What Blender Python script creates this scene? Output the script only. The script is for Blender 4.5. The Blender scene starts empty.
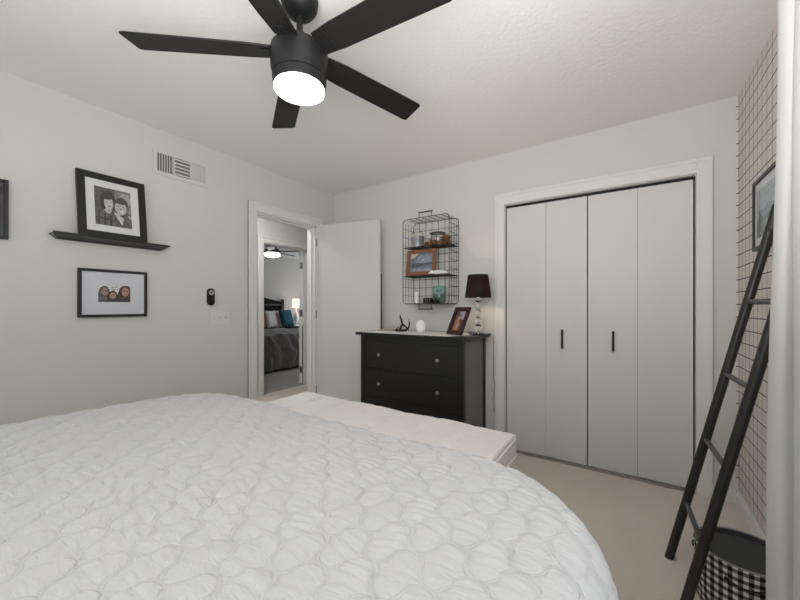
import bpy, math, random
import numpy as np
from math import sin, cos, pi, radians as R
from mathutils import Vector, Matrix, Euler
random.seed(7)
S = bpy.context.scene
C = bpy.context.collection

# ------------------------------------------------------------------ camera, world, lights, exposure
cam_d = bpy.data.cameras.new('camera'); cam = bpy.data.objects.new('camera', cam_d); C.objects.link(cam)
cam.location = (0, 0, 1.18); cam.rotation_euler = (R(90), 0, R(33.8))
cam_d.sensor_width = 36; cam_d.lens = 36*347/800; cam_d.shift_y = 6.5/800; cam_d.clip_start = .02
S.camera = cam
W = bpy.data.worlds.new('world'); S.world = W; W.use_nodes = True
W.node_tree.nodes['Background'].inputs[0].default_value = (.86, .93, 1, 1)
W.node_tree.nodes['Background'].inputs[1].default_value = 1.0
S.view_settings.view_transform = 'Standard'; S.view_settings.look = 'None'
S.view_settings.gamma = 1; S.view_settings.use_curve_mapping = False
S.view_settings.exposure = -0.06
S.cycles.use_denoising = True
S.cycles.max_bounces = 10; S.cycles.diffuse_bounces = 6; S.cycles.transmission_bounces = 8
S.cycles.sample_clamp_indirect = 4

def light(name, kind, loc, power, rot=(0,0,0), size=1, size_y=None, col=(1,1,1), rad=.05):
    d = bpy.data.lights.new(name, kind); o = bpy.data.objects.new(name, d); C.objects.link(o)
    o.location = loc; o.rotation_euler = rot; d.energy = power; d.color = col
    if kind == 'AREA':
        d.shape = 'RECTANGLE'; d.size = size; d.size_y = size_y or size
    else: d.shadow_soft_size = rad
    return o
# daylight through the side window and two unseen windows added behind the bed for light
light('daylight_side_window', 'AREA', (.80, .62, 1.42), 4, (0, R(90), 0), 1.4, 1.0, (.95, .98, 1))
light('added_daylight_rear', 'AREA', (-.75, -1.24, 1.5), 5, (R(90), 0, 0), 1.3, 1.4, (.97, .99, 1))
light('added_daylight_far_rear', 'AREA', (-2.15, -1.24, 1.5), 1.5, (R(90), 0, 0), 1.0, 1.4, (.97, .99, 1))
light('daylight_far_bedroom', 'AREA', (-5.9, 7.35, 1.5), 38, (R(-90), 0, 0), 1.6, 1.3, (.9, .95, 1))
# added fill light above the camera, aimed up and into the room
light('fill_light', 'AREA', (-.25, .10, 1.60), 35, (R(152), 0, R(14)), 1.1, .9, (1, .985, .96))

# ------------------------------------------------------------------ node material helpers
def mat(name, col=(.8,.8,.8), rough=.6, metal=0, coat=0, emit=None, estr=0, spec=.5, trans=0, ior=1.45, sheen=0):
    m = bpy.data.materials.new(name); m.use_nodes = True
    b = m.node_tree.nodes['Principled BSDF']
    b.inputs['Base Color'].default_value = (*col, 1); b.inputs['Roughness'].default_value = rough
    b.inputs['Metallic'].default_value = metal; b.inputs['Coat Weight'].default_value = coat
    b.inputs['Specular IOR Level'].default_value = spec; b.inputs['Transmission Weight'].default_value = trans
    b.inputs['IOR'].default_value = ior; b.inputs['Sheen Weight'].default_value = sheen
    if emit:
        b.inputs['Emission Color'].default_value = (*emit, 1); b.inputs['Emission Strength'].default_value = estr
    return m
class NT:
    def __init__(s, m): s.t = m.node_tree; s.b = s.t.nodes['Principled BSDF']
    def n(s, ty, **kw):
        o = s.t.nodes.new(ty)
        for k, v in kw.items(): setattr(o, k, v)
        return o
    def put(s, sock, v):
        if isinstance(v, (int, float)): sock.default_value = v
        elif isinstance(v, tuple): sock.default_value = v if len(v) == len(sock.default_value) else (*v, 1)
        else: s.t.links.new(v, sock)
    def m(s, op, a, b=0, c=0):
        o = s.n('ShaderNodeMath', operation=op)
        s.put(o.inputs[0], a); s.put(o.inputs[1], b); s.put(o.inputs[2], c)
        return o.outputs[0]
    def coord(s, which='Object', scale=(1,1,1), rot=(0,0,0)):
        tc = s.n('ShaderNodeTexCoord'); mp = s.n('ShaderNodeMapping')
        s.t.links.new(tc.outputs[which], mp.inputs[0]); mp.inputs['Scale'].default_value = scale; mp.inputs['Rotation'].default_value = rot
        return mp.outputs[0]
    def xyz(s, v):
        o = s.n('ShaderNodeSeparateXYZ'); s.t.links.new(v, o.inputs[0]); return o.outputs
    def noise(s, v, scale, detail=4, rough=.55, dist=0):
        o = s.n('ShaderNodeTexNoise'); s.t.links.new(v, o.inputs['Vector'])
        o.inputs['Scale'].default_value = scale; o.inputs['Detail'].default_value = detail
        o.inputs['Roughness'].default_value = rough; o.inputs['Distortion'].default_value = dist
        return o.outputs['Fac']
    def mix(s, f, a, b):
        o = s.n('ShaderNodeMix', data_type='RGBA'); s.put(o.inputs[0], f)
        for k, v in ((6, a), (7, b)):
            s.put(o.inputs[k], v)
        return o.outputs[2]
    def ramp(s, v, lo, hi):
        o = s.n('ShaderNodeMapRange'); s.put(o.inputs[0], v); o.inputs[1].default_value = lo; o.inputs[2].default_value = hi
        return o.outputs[0]
    def bump(s, h, strength=.3, dist=.01, prev=None):
        o = s.n('ShaderNodeBump'); s.put(o.inputs['Height'], h)
        o.inputs['Strength'].default_value = strength; o.inputs['Distance'].default_value = dist
        if prev is not None: s.t.links.new(prev, o.inputs['Normal'])
        s.t.links.new(o.outputs[0], s.b.inputs['Normal']); return o.outputs[0]
    def col(s, v): s.t.links.new(v, s.b.inputs['Base Color'])

def noisy(name, c1, c2, scale=8, rough=.6, bs=.1, bd=.002, bscale=120, vec=(1,1,1), **kw):
    m = mat(name, c1, rough, **kw); t = NT(m); v = t.coord(scale=vec)
    t.col(t.mix(t.noise(v, scale, 5), c1, c2))
    if bs: t.bump(t.noise(v, bscale, 3), bs, bd)
    return m

WALL = noisy('wall_paint', (.70,.695,.672), (.675,.67,.647), 1.5, .85, .05, .001, 260, spec=.25)
TRIM = noisy('trim_paint', (.78,.78,.76), (.76,.76,.74), 3, .42, .02, .001, 90)
DOORP = noisy('door_paint', (.71,.71,.685), (.69,.69,.665), 2, .45, .03, .001, 60)
HALLW = noisy('hall_paint', (.74,.735,.715), (.72,.715,.695), 2, .85, .03, .001, 200, spec=.25)
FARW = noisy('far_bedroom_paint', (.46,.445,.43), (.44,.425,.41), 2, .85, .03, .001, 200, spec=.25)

CEIL = mat('textured_ceiling', (.60,.59,.57), .9, spec=.2); t = NT(CEIL); v = t.coord()
n1 = t.noise(v, 22, 6, .65, 1.6); n2 = t.noise(v, 60, 4, .6, .6)
hh = t.m('ADD', t.m('MULTIPLY', t.ramp(n1, .42, .62), .7), t.m('MULTIPLY', n2, .5))
t.bump(hh, .22, .005); t.col(t.mix(n1, (.87,.855,.83), (.90,.885,.86)))

CARPET = mat('greige_carpet', (.3,.27,.25), .95, spec=.1, sheen=.2); t = NT(CARPET); v = t.coord()
n1 = t.noise(v, 3.2, 4, .6); n2 = t.noise(v, 190, 3, .7)
t.col(t.mix(n2, t.mix(n1, (.60,.535,.475), (.66,.60,.54)), t.mix(n1, (.75,.685,.62), (.82,.755,.69))))
t.bump(n2, .7, .008)
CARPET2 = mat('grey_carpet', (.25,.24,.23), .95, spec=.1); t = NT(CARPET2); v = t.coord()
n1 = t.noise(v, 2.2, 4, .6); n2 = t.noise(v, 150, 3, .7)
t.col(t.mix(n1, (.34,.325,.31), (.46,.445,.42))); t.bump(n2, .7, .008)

# wallpaper: off-white with a fine dark square grid, run a finger's width round the corner
PAPER = mat('grid_wallpaper', (.6,.55,.52), .8, spec=.2); t = NT(PAPER); v = t.coord(); X, Y, Z = t.xyz(v)[:3]
def gridline(tt, c, p, w, off=0.0):
    f = tt.m('FRACT', tt.m('DIVIDE', tt.m('ADD', c, off), p)); d = tt.m('MULTIPLY', tt.m('ABSOLUTE', tt.m('SUBTRACT', f, .5)), p)
    return tt.m('GREATER_THAN', d, p/2-w/2)
wob = t.m('MULTIPLY', t.m('SUBTRACT', t.noise(v, 6, 2), .5), .004)
gl = t.m('MAXIMUM', gridline(t, t.m('ADD', Z, wob), .074, .0052, .066), gridline(t, t.m('ADD', t.m('ADD', X, Y), wob), .074, .0042, .024))
t.col(t.mix(gl, t.mix(t.noise(v, 40, 3), (.70,.645,.60), (.74,.69,.65)), (.055,.045,.04)))

BLACKM = noisy('matte_black_metal', (.010,.010,.011), (.015,.015,.015), 9, .5, .03, .001, 90, spec=.3)
BLADE = noisy('black_fan_blade', (.010,.0095,.009), (.015,.014,.0135), 6, .45, .05, .001, 60, vec=(1,8,1), spec=.35)
BLACKW = noisy('black_brown_stained_wood', (.008,.0077,.0075), (.015,.014,.0135), 5, .42, .08, .001, 60, vec=(1,1,9))
BLACKF = noisy('black_frame_wood', (.012,.012,.012), (.02,.02,.019), 7, .4, .05, .001, 60)
SHELFB = noisy('black_ledge_paint', (.014,.013,.013), (.02,.02,.02), 7, .35, .04, .001, 60)
MATW = mat('white_picture_mat', (.74,.74,.76), .55, coat=.4); t = NT(MATW); t.bump(t.noise(t.coord(), 300, 2), .08, .001)
MATG = mat('cool_white_picture_mat', (.66,.67,.72), .5, coat=.5); t = NT(MATG); v = t.coord(); t.col(t.mix(t.noise(v, 5, 2), (.60,.61,.67), (.70,.71,.74)))
STEEL = mat('brushed_nickel', (.55,.54,.52), .32, 1)
DSTEEL = mat('dark_steel', (.16,.16,.16), .4, .8)
WHITEP = mat('white_plastic', (.72,.72,.70), .4)
WIRE = noisy('dark_wire', (.035,.03,.027), (.06,.05,.045), 30, .5, .05, .001, 90, metal=.4)
GLASS = mat('clear_glass', (1,1,1), .02, trans=1, ior=1.45)
CRYSTAL = mat('crystal_glass', (.98,.99,1), .0, trans=1, ior=1.5)

# ------------------------------------------------------------------ mesh builder (world coordinates unless the thing is rotated)
class MB:
    def __init__(s): s.v = []; s.f = []; s.mi = []; s.cur = 0
    def add(s, vs, fs):
        o = len(s.v); s.v += [tuple(q) for q in vs]; s.f += [tuple(i+o for i in f) for f in fs]; s.mi += [s.cur]*len(fs); return s
    def box(s, x0, x1, y0, y1, z0, z1, mtx=None):
        vs = [Vector((x, y, z)) for x in (x0, x1) for y in (y0, y1) for z in (z0, z1)]
        if mtx: vs = [mtx @ q for q in vs]
        return s.add(vs, [(0,1,3,2),(4,6,7,5),(0,4,5,1),(2,3,7,6),(0,2,6,4),(1,5,7,3)])
    def tube(s, pts, r, n=8, closed=False, cap=True):
        pts = [Vector(p) for p in pts]; k = len(pts); rr = r if isinstance(r, (list, tuple)) else [r]*k
        rings = []; up = None
        for i, p in enumerate(pts):
            if closed: d = pts[(i+1) % k]-pts[i-1]
            else: d = pts[min(i+1, k-1)]-pts[max(i-1, 0)]
            d.normalize()
            if up is None: up = Vector((0,0,1)) if abs(d.z) < .9 else Vector((1,0,0))
            a = d.cross(up).normalized(); b = a.cross(d).normalized(); up = b
            rings.append([p+(a*cos(2*pi*j/n)+b*sin(2*pi*j/n))*rr[i] for j in range(n)])
        vs = [q for ring in rings for q in ring]; fs = []
        for i in range(k if closed else k-1):
            i2 = (i+1) % k
            for j in range(n): fs.append((i*n+j, i*n+(j+1) % n, i2*n+(j+1) % n, i2*n+j))
        if cap and not closed: fs += [tuple(range(n))[::-1], tuple((k-1)*n+j for j in range(n))]
        return s.add(vs, fs)
    def lathe(s, prof, c=(0,0,0), n=32, cap=True, mtx=None, sx=1, sy=1):
        vs = [Vector((c[0]+r*sx*cos(2*pi*j/n), c[1]+r*sy*sin(2*pi*j/n), c[2]+z)) for r, z in prof for j in range(n)]
        if mtx: vs = [mtx @ q for q in vs]
        fs = [(i*n+j, i*n+(j+1) % n, (i+1)*n+(j+1) % n, (i+1)*n+j) for i in range(len(prof)-1) for j in range(n)]
        if cap: fs += [tuple(range(n))[::-1], tuple((len(prof)-1)*n+j for j in range(n))]
        return s.add(vs, fs)
    def prism(s, poly, depth, fn):
        """poly of 2D points extruded; fn(u, v, w) -> point"""
        n = len(poly); vs = [fn(u, v, 0) for u, v in poly]+[fn(u, v, depth) for u, v in poly]
        fs = [tuple(range(n)), tuple(range(2*n-1, n-1, -1))]+[(i, n+i, n+(i+1) % n, (i+1) % n) for i in range(n)]
        return s.add(vs, fs)
    def ball(s, c, r, n=16, sc=(1,1,1)):
        m = n//2; prof = [(r*sin(pi*i/m), -r*cos(pi*i/m)*sc[2]) for i in range(m+1)]
        prof[0] = (1e-5, prof[0][1]); prof[-1] = (1e-5, prof[-1][1])
        return s.lathe(prof, c, n, sx=sc[0], sy=sc[1])
    def build(s, name, m, parent=None, origin=None, smooth=False, bevel=0, seg=2, sub=0):
        base = Vector(origin) if origin else Vector((0,0,0))
        if parent is not None and not parent.get('_local'):
            q = parent
            while q.parent is not None: q = q.parent
            base = Vector(q.get('_o', (0,0,0)))
        me = bpy.data.meshes.new(name); me.from_pydata([tuple(Vector(q)-base) for q in s.v], [], s.f)
        for mm in (m if isinstance(m, (list, tuple)) else [m]): me.materials.append(mm)
        me.polygons.foreach_set('material_index', s.mi)
        import bmesh
        bm = bmesh.new(); bm.from_mesh(me); bmesh.ops.recalc_face_normals(bm, faces=bm.faces); bm.to_mesh(me); bm.free()
        me.update()
        o = bpy.data.objects.new(name, me); C.objects.link(o)
        if parent is not None:
            o.parent = parent
            if parent.get('_local'): o['_local'] = 1
        else: o.location = base
        if smooth:
            me.polygons.foreach_set('use_smooth', [True]*len(me.polygons))
            me.set_sharp_from_angle(angle=R(40))
        if bevel:
            b = o.modifiers.new('bevel', 'BEVEL'); b.width = bevel; b.segments = seg; b.limit_method = 'ANGLE'; b.angle_limit = R(40)
        if sub:
            b = o.modifiers.new('sub', 'SUBSURF'); b.levels = sub; b.render_levels = sub
        return o
def tag(o, label, cat, group=None, kind=None):
    if label: o['label'] = label
    if cat: o['category'] = cat
    if group: o['group'] = group
    if kind: o['kind'] = kind
    return o
def thing(name, label, cat, loc=(0,0,0), rot=None, group=None, kind=None):
    o = bpy.data.objects.new(name, None); C.objects.link(o); o.location = loc; o.empty_display_size = .1
    o['_o'] = tuple(loc)
    if rot is not None: o.rotation_euler = rot; o['_local'] = 1
    return tag(o, label, cat, group, kind)
def struct(o): o['kind'] = 'structure'; return o
def B(*boxes):
    m = MB()
    for b in boxes: m.box(*b)
    return m

# ------------------------------------------------------------------ the room shell
LX, RX, BY, FY, CH = -2.80, .53, 2.85, -.97, 2.44
T = .12
HX = -4.05                # far wall of the hall
D0, D1, DH = 1.865, 2.575, 2.03
struct(B((LX-.06, RX+T, FY-T, BY+.02, -.1, 0), (-.90, .36, BY, 3.55, -.1, 0)).build('floor', CARPET))
struct(B((HX-.06, LX-.06, 0.2, 5.2, -.1, -.001)).build('floor_hall', CARPET))
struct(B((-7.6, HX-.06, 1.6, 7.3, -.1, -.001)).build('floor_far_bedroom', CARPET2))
struct(B((LX-T/2, RX+T, FY-T, BY+T, CH, CH+.1)).build('ceiling', CEIL))
struct(B((HX-.06, LX-T/2, 0.2, 5.2, CH, CH+.1)).build('ceiling_hall', HALLW))
struct(B((-7.6, HX-.06, 1.6, 7.3, CH, CH+.1)).build('ceiling_far_bedroom', HALLW))
# left wall with the entry door opening
struct(B((LX-T, LX, FY-T, D0, 0, CH), (LX-T, LX, D1, BY+T, 0, CH), (LX-T, LX, D0, D1, DH, CH)).build('wall_left', WALL))
# back wall with the closet opening, closet cavity behind
K0, K1, KH = -.872, .336, 2.015
struct(B((LX, K0, BY, BY+T, 0, CH), (K1, RX+T, BY, BY+T, 0, CH), (K0, K1, BY, BY+T, KH, CH)).build('wall_back', WALL))
struct(B((K0-.05, K1+.05, 3.5, 3.56, 0, 2.2), (K0-.1, K0-.05, BY+T, 3.5, 0, 2.2), (K1+.05, K1+.1, BY+T, 3.5, 0, 2.2), (K0-.1, K1+.1, BY+T, 3.56, 2.2, 2.26)).build('wall_closet', WALL))
# right wall with the side window opening
W0, W1, WZ0, WZ1 = .12, 1.12, .72, 2.12
struct(B((RX, RX+T, FY-T, W0, 0, CH), (RX, RX+T, W1, BY, 0, CH), (RX, RX+T, W0, W1, 0, WZ0), (RX, RX+T, W0, W1, WZ1, CH),
         (RX-.013, RX, BY-.0006, BY+.0, .085, CH)).build('wall_right', PAPER))
# wall behind the bed, with two unseen windows added to let light in
def wallrear():
    m = MB(); xs = [(LX-T, -2.65), (-1.65, -1.40), (-.10, RX+T)]
    for a, b in xs: m.box(a, b, FY-T, FY, 0, CH)
    for a, b in ((-2.65, -1.65), (-1.40, -.10)):
        m.box(a, b, FY-T, FY, 0, .8); m.box(a, b, FY-T, FY, 2.2, CH)
    return m
struct(wallrear().build('wall_rear', WALL))
def window(name, fn, a0, a1, z0, z1):
    """fn(a, d) -> x, y ; a along the wall, d depth from the room face outwards"""
    root = thing(name, None, None, (0,0,0), kind='structure')
    def bx(m, u0, u1, d0, d1, q0, q1):
        (xa, ya), (xb, yb) = fn(u0, d0), fn(u1, d1)
        m.box(min(xa,xb), max(xa,xb), min(ya,yb), max(ya,yb), q0, q1)
    m = MB(); w = .05
    bx(m, a0, a0+w, .03, .09, z0, z1); bx(m, a1-w, a1, .03, .09, z0, z1); bx(m, a0+w, a1-w, .03, .09, z0, z0+w); bx(m, a0+w, a1-w, .03, .09, z1-w, z1)
    bx(m, a0+w, a1-w, .035, .085, (z0+z1)/2-.02, (z0+z1)/2+.02)
    m.build('window_frame', TRIM, root)
    m = MB(); c = .07
    bx(m, a0-c, a0, -.015, 0, z0-c, z1+c); bx(m, a1, a1+c, -.015, 0, z0-c, z1+c); bx(m, a0, a1, -.015, 0, z1, z1+c); bx(m, a0, a1, -.03, 0, z0-c, z0)
    m.build('window_casing', TRIM, root)
window('window_1', lambda a, d: (RX+d, a), W0, W1, WZ0, WZ1)
window('window_2', lambda a, d: (a, FY-d), -1.40, -.10, .8, 2.2)  # unseen opening added for the rear daylight
window('window_3', lambda a, d: (a, FY-d), -2.65, -1.65, .8, 2.2)  # second unseen opening added for the rear daylight

# hall and far bedroom
E0, E1 = 2.80, 3.585
struct(B((HX-T, HX, 0.2, E0, 0, CH), (HX-T, HX, E1, 5.2, 0, CH), (HX-T, HX, E0, E1, DH, CH)).build('wall_hall', HALLW))
struct(B((HX, LX-T, 5.1, 5.2, 0, CH), (HX, LX-T, 0.1, .2, 0, CH), (LX-T, LX, BY+T, 5.2, 0, CH)).build('wall_hall_ends', HALLW))
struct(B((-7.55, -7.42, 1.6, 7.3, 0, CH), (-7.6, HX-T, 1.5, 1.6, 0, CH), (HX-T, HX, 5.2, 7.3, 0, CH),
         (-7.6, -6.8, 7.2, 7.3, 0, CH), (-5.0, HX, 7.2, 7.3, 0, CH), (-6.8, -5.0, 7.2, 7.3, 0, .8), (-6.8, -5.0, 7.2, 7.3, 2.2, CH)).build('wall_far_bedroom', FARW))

# baseboards: stepped profile
def baseboard(name, *segs):
    m = MB()
    for x0, x1, y0, y1, ax, sgn in segs:
        m.box(x0, x1, y0, y1, 0, .07)
        if ax == 'x': m.box(x0 if sgn > 0 else x0+.006, x1-.006 if sgn > 0 else x1, y0, y1, .07, .085)
        else: m.box(x0, x1, y0 if sgn > 0 else y0+.006, y1-.006 if sgn > 0 else y1, .07, .085)
    return struct(m.build(name, TRIM, bevel=.002))
bt = .014
baseboard('baseboard_left', (LX, LX+bt, FY, D0-.085, 'x', 1), (LX, LX+bt, D1+.085, BY, 'x', 1))
baseboard('baseboard_back', (LX+bt, K0-.078, BY-bt, BY, 'y', -1), (K1+.072, RX-bt, BY-bt, BY, 'y', -1))
baseboard('baseboard_right', (RX-bt, RX, FY, BY, 'x', -1))
baseboard('baseboard_hall', (HX, HX+bt, .2, E0-.08, 'x', 1), (HX, HX+bt, E1+.08, 5.1, 'x', 1))

# casings (trim), each with a stepped moulding
def casing(name, fn, a0, a1, z1, w=.075, d=.016, top=None):
    top = top or w; m = MB()
    def bx(u0, u1, e, q0, q1):
        (xa, ya), (xb, yb) = fn(u0, 0), fn(u1, e); m.box(min(xa,xb), max(xa,xb), min(ya,yb), max(ya,yb), q0, q1)
    bx(a0-w, a0, d, 0, z1+top); bx(a1, a1+w, d, 0, z1+top); bx(a0, a1, d, z1, z1+top)
    k = w*.30
    bx(a0-w, a0-w+k, d+.006, 0, z1+top); bx(a1+w-k, a1+w, d+.006, 0, z1+top); bx(a0-w+k, a1+w-k, d+.006, z1+top-k, z1+top)
    return struct(m.build(name, TRIM, bevel=.003))
casing('trim_1', lambda a, e: (LX+e, a), D0, D1, DH, .082)
casing('trim_2', lambda a, e: (a, BY-e), K0, K1, KH, .074, .016, .088)
casing('trim_3', lambda a, e: (HX+e, a), E0, E1, DH, .08)
# jambs lining the openings, with a door stop
struct(B((LX-T, LX, D0-.001, D0+.014, 0, DH), (LX-T, LX, D1-.014, D1+.001, 0, DH), (LX-T, LX, D0, D1, DH-.014, DH+.001),
         (LX-.075, LX-.045, D0+.014, D0+.026, 0, DH-.014), (LX-.075, LX-.045, D1-.026, D1-.014, 0, DH-.014), (LX-.075, LX-.045, D0+.026, D1-.026, DH-.026, DH-.014)).build('trim_4', TRIM))
struct(B((HX-T, HX, E0-.001, E0+.014, 0, DH), (HX-T, HX, E1-.014, E1+.001, 0, DH), (HX-T, HX, E0, E1, DH-.014, DH+.001)).build('trim_5', TRIM))
struct(B((K0-.001, K0+.003, BY, BY+T, 0, KH), (K1-.003, K1+.001, BY, BY+T, 0, KH), (K0, K1, BY, BY+T, KH-.004, KH+.001)).build('trim_6', TRIM))
# strike plate of the entry door on the near jamb
struct(B((LX-.035, LX-.004, D0+.0135, D0+.0155, .93, .99)).build('trim_7', DSTEEL, bevel=.0005))
# dark header track of the closet
struct(B((K0+.003, K1-.003, BY+.035, BY+.070, KH-.022, KH-.004)).build('trim_8', BLACKM))

# entry door, swung open against the back wall
ang = R(13)
d1 = thing('door_1', 'white flush entry door standing wide open', None, (LX+.004, D1+.004, 0), (0, 0, ang), kind='structure')
B((.006, .735, 0, .035, .012, 2.045)).build('door_panel', DOORP, d1, bevel=.002)
for z in (.25, 1.05, 1.82):
    MB().lathe([(.006, 0), (.006, .09)], (.0, -.004, z), 10).build('hinge', DSTEEL, d1, smooth=True)
# closet bifold doors
def bifold(name, x0, xf, x1, hx, label):
    r = thing(name, label, None, (x0, BY+.03, .012), kind='structure')
    a = .0007
    B((x0, xf-a, BY+.030, BY+.064, .012, KH-.024)).build('door_panel', DOORP, r, bevel=.0015)
    B((xf+a, x1, BY+.030, BY+.064, .012, KH-.024)).build('door_panel', DOORP, r, bevel=.0015)
    m = MB(); m.box(hx-.007, hx+.007, BY-.004, BY+.006, .862, 1.006); m.box(hx-.005, hx+.005, BY+.006, BY+.030, .875, .887); m.box(hx-.005, hx+.005, BY+.006, BY+.030, .981, .993)
    m.build('door_handle', BLACKM, r, bevel=.002)
bifold('door_2', K0+.010, -.560, -.2765, -.44, 'left white bifold closet door with a black bar handle')
bifold('door_3', -.2695, .030, K1-.013, -.112, 'right white bifold closet door with a black bar handle')
struct(B((K0+.003, K1-.003, BY+.078, BY+.08, 0, KH-.004)).build('closet_shade', BLACKM))   # black sheet standing for the closet's darkness behind the gaps
# far bedroom door, seen edge on
d4 = thing('door_4', 'white far bedroom door open into that room, seen edge on', None, (HX-T-.012, E1-.030, 0), (0, 0, math.atan2(.647, -.763)), kind='structure')
B((.0, .72, -.004, .034, .012, 2.02)).build('door_panel', TRIM, d4, bevel=.002)
for z in (.22, 1.08, 1.80):
    MB().box(-.006, .0, -.004, .030, z-.05, z+.05).lathe([(.008, -.05), (.008, .05)], (-.008, -.006, z), 10).build('hinge', DSTEEL, d4)

# ------------------------------------------------------------------ framed pictures
def pmat(name, c, rough=.5, coat=.5):
    m = mat('print_'+name, c, rough, coat=coat); t = NT(m); v = t.coord()
    t.col(t.mix(t.ramp(t.noise(v, 70, 5, .7, 1.0), .3, .7), tuple(x*.55 for x in c), tuple(min(1, x*1.35+.01) for x in c))); return m
def frame(name, label, cat, loc, rot, w, h, fw, fd, mw, pic, fm=BLACKF, mm=MATW, group=None, inset=.006, picname='photograph'):
    """local: x width centred, z from 0 up, front faces -y, back at y=0. mw = (mx, mz_top, mz_bottom)"""
    r = thing(name, label, cat, loc, rot, group)
    m = MB()
    m.box(-w/2, -w/2+fw, -fd, 0, 0, h); m.box(w/2-fw, w/2, -fd, 0, 0, h); m.box(-w/2+fw, w/2-fw, -fd, 0, 0, fw); m.box(-w/2+fw, w/2-fw, -fd, 0, h-fw, h)
    m.build('frame_border', fm, r, bevel=.0015)
    B((-w/2+fw, w/2-fw, -fd+inset+.002, -.002, fw, h-fw)).build('mat_board', mm, r) if mw else None
    mx, mt, mb = mw or (0, 0, 0)
    x0, x1, z0, z1 = -w/2+fw+mx, w/2-fw-mx, fw+mb, h-fw-mt
    m = MB(); mats = []
    y = -fd+inset+(.0015 if mw else .003); ww, hh = x1-x0, z1-z0
    for i, (col, poly) in enumerate(pic):
        mats.append(pmat('%s_%d' % (name, i), col)); m.cur = i
        if i == 0: m.box(x0, x1, y-.0005, -.001 if not mw else y+.0008, z0, z1); yy = y-.0005; continue
        yy -= .00012
        pts = [(min(max(u, 0), 1), min(max(v, 0), 1)) for u, v in poly]
        m.add([(x0+u*ww, yy, z0+v*hh) for u, v in pts], [tuple(range(len(pts)))])
    m.build(picname, mats, r)
    return r
def ell(cx, cy, rx, ry, n=18, a0=0, a1=2*pi): return [(cx+rx*cos(a0+(a1-a0)*i/n), cy+ry*sin(a0+(a1-a0)*i/n)) for i in range(n)]
g = lambda x: (x, x*.985, x*.97)
picA = [(g(.10), None), (g(.22), [(.55,1),(1,1),(1,.35),(.55,.6)]), (g(.35), ell(.86,.78,.2,.16)),
    (g(.05), ell(.36,.70,.20,.22)), (g(.045), ell(.22,.62,.08,.2)),                     # her hair
    (g(.13), [(0,0),(0,.34),(.12,.42),(.34,.40),(.5,.3),(.62,.0)]),                       # her checked shirt
    (g(.05), [(.05,.0),(.08,.38),(.12,.39),(.11,.0)]), (g(.05), [(.22,.0),(.24,.36),(.28,.36),(.28,.0)]), (g(.05), [(.38,.0),(.39,.3),(.43,.3),(.45,.0)]),
    (g(.06), [(0,.22),(.45,.18),(.5,.13),(0,.16)]),
    (g(.42), [(.24,.40),(.34,.52),(.46,.42),(.40,.32),(.30,.33)]), (g(.52), ell(.37,.60,.125,.175)),  # her face
    (g(.06), ell(.33,.76,.15,.07)), (g(.15), ell(.325,.63,.02,.015,8)), (g(.15), ell(.42,.63,.02,.015,8)), (g(.2), ell(.38,.52,.045,.014,8)),
    (g(.07), ell(.72,.62,.20,.19)), (g(.10), [(.46,.36),(.56,.42),(.95,.36),(1,.2),(1,0),(.56,0)]),    # him
    (g(.55), [(.5,.38),(.62,.36),(.78,.22),(.72,.05),(.6,.2)]), (g(.50), ell(.70,.52,.165,.19)),
    (g(.08), ell(.72,.69,.16,.07)), (g(.16), ell(.63,.57,.03,.014,8)), (g(.16), ell(.77,.57,.03,.014,8)), (g(.3), ell(.70,.50,.03,.03,8)),
    (g(.72), ell(.71,.42,.075,.022,10)), (g(.45), ell(.93,.28,.06,.07)), (g(.12), [(.8,.22),(.9,.32),(1,.2),(1,0),(.78,0)])]
lean = math.atan2(.055, .40)
frame('wall_picture', 'black framed black-and-white photo of a couple, leaning on the wall ledge', 'picture frame', (LX+.070, .822, 1.603), (-lean, 0, R(90)),
      .352, .412, .040, .018, (.043, .044, .044), picA, group='pictures on the left wall')
picB = [((.70,.70,.72), None),
    ((.10,.095,.095), [(0,0),(0,.55),(.06,.85),(.17,.98),(.28,.93),(.34,.7),(.36,.3),(.3,0)]), ((.36,.24,.19), ell(.19,.62,.10,.24)),
    ((.16,.15,.15), [(0,0),(0,.28),(.14,.36),(.3,.25),(.32,0)]), ((.06,.05,.05), ell(.16,.66,.03,.02,8)), ((.06,.05,.05), ell(.24,.66,.03,.02,8)), ((.5,.2,.18), ell(.2,.48,.04,.02,8)),
    ((.07,.045,.035), [(.26,0),(.27,.35),(.34,.62),(.46,.70),(.56,.58),(.6,.3),(.62,0)]), ((.42,.26,.19), ell(.44,.38,.10,.21)), ((.5,.18,.15), ell(.44,.26,.04,.02,8)),
    ((.05,.03,.03), ell(.41,.43,.02,.02,8)), ((.05,.03,.03), ell(.48,.43,.02,.02,8)),
    ((.075,.04,.03), [(.56,0),(.58,.4),(.66,.85),(.76,1),(.95,1),(1,.9),(1,0)]), ((.45,.26,.19), ell(.84,.62,.12,.28)), ((.6,.22,.18), ell(.84,.44,.05,.025,8)),
    ((.04,.025,.02), ell(.79,.68,.03,.025,8)), ((.04,.025,.02), ell(.89,.68,.03,.025,8)), ((.03,.03,.05), [(0,0),(0,.1),(1,.12),(1,0)]),
    ((.30,.32,.36), [(.40,.88),(.47,.95),(.46,.88),(.43,.83)]), ((.30,.32,.36), [(.50,.92),(.56,.98),(.55,.88),(.52,.86)]), ((.30,.32,.36), [(.42,.80),(.56,.82),(.56,.79),(.42,.77)])]
frame('wall_picture', 'black framed small photo of three girls in a wide white mat below the ledge', 'picture frame', (LX+.001, .8385, 1.113), (0, 0, R(90)),
      .359, .302, .017, .024, (.079, .083, .080), picB, mm=MATG, group='pictures on the left wall')
picC = [((.018,.019,.024), None), ((.035,.037,.045), [(.6,0),(.62,1),(.7,1),(.68,0)]), ((.03,.03,.04), [(.1,.1),(.5,.2),(.45,.8),(.1,.9)])]
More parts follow.
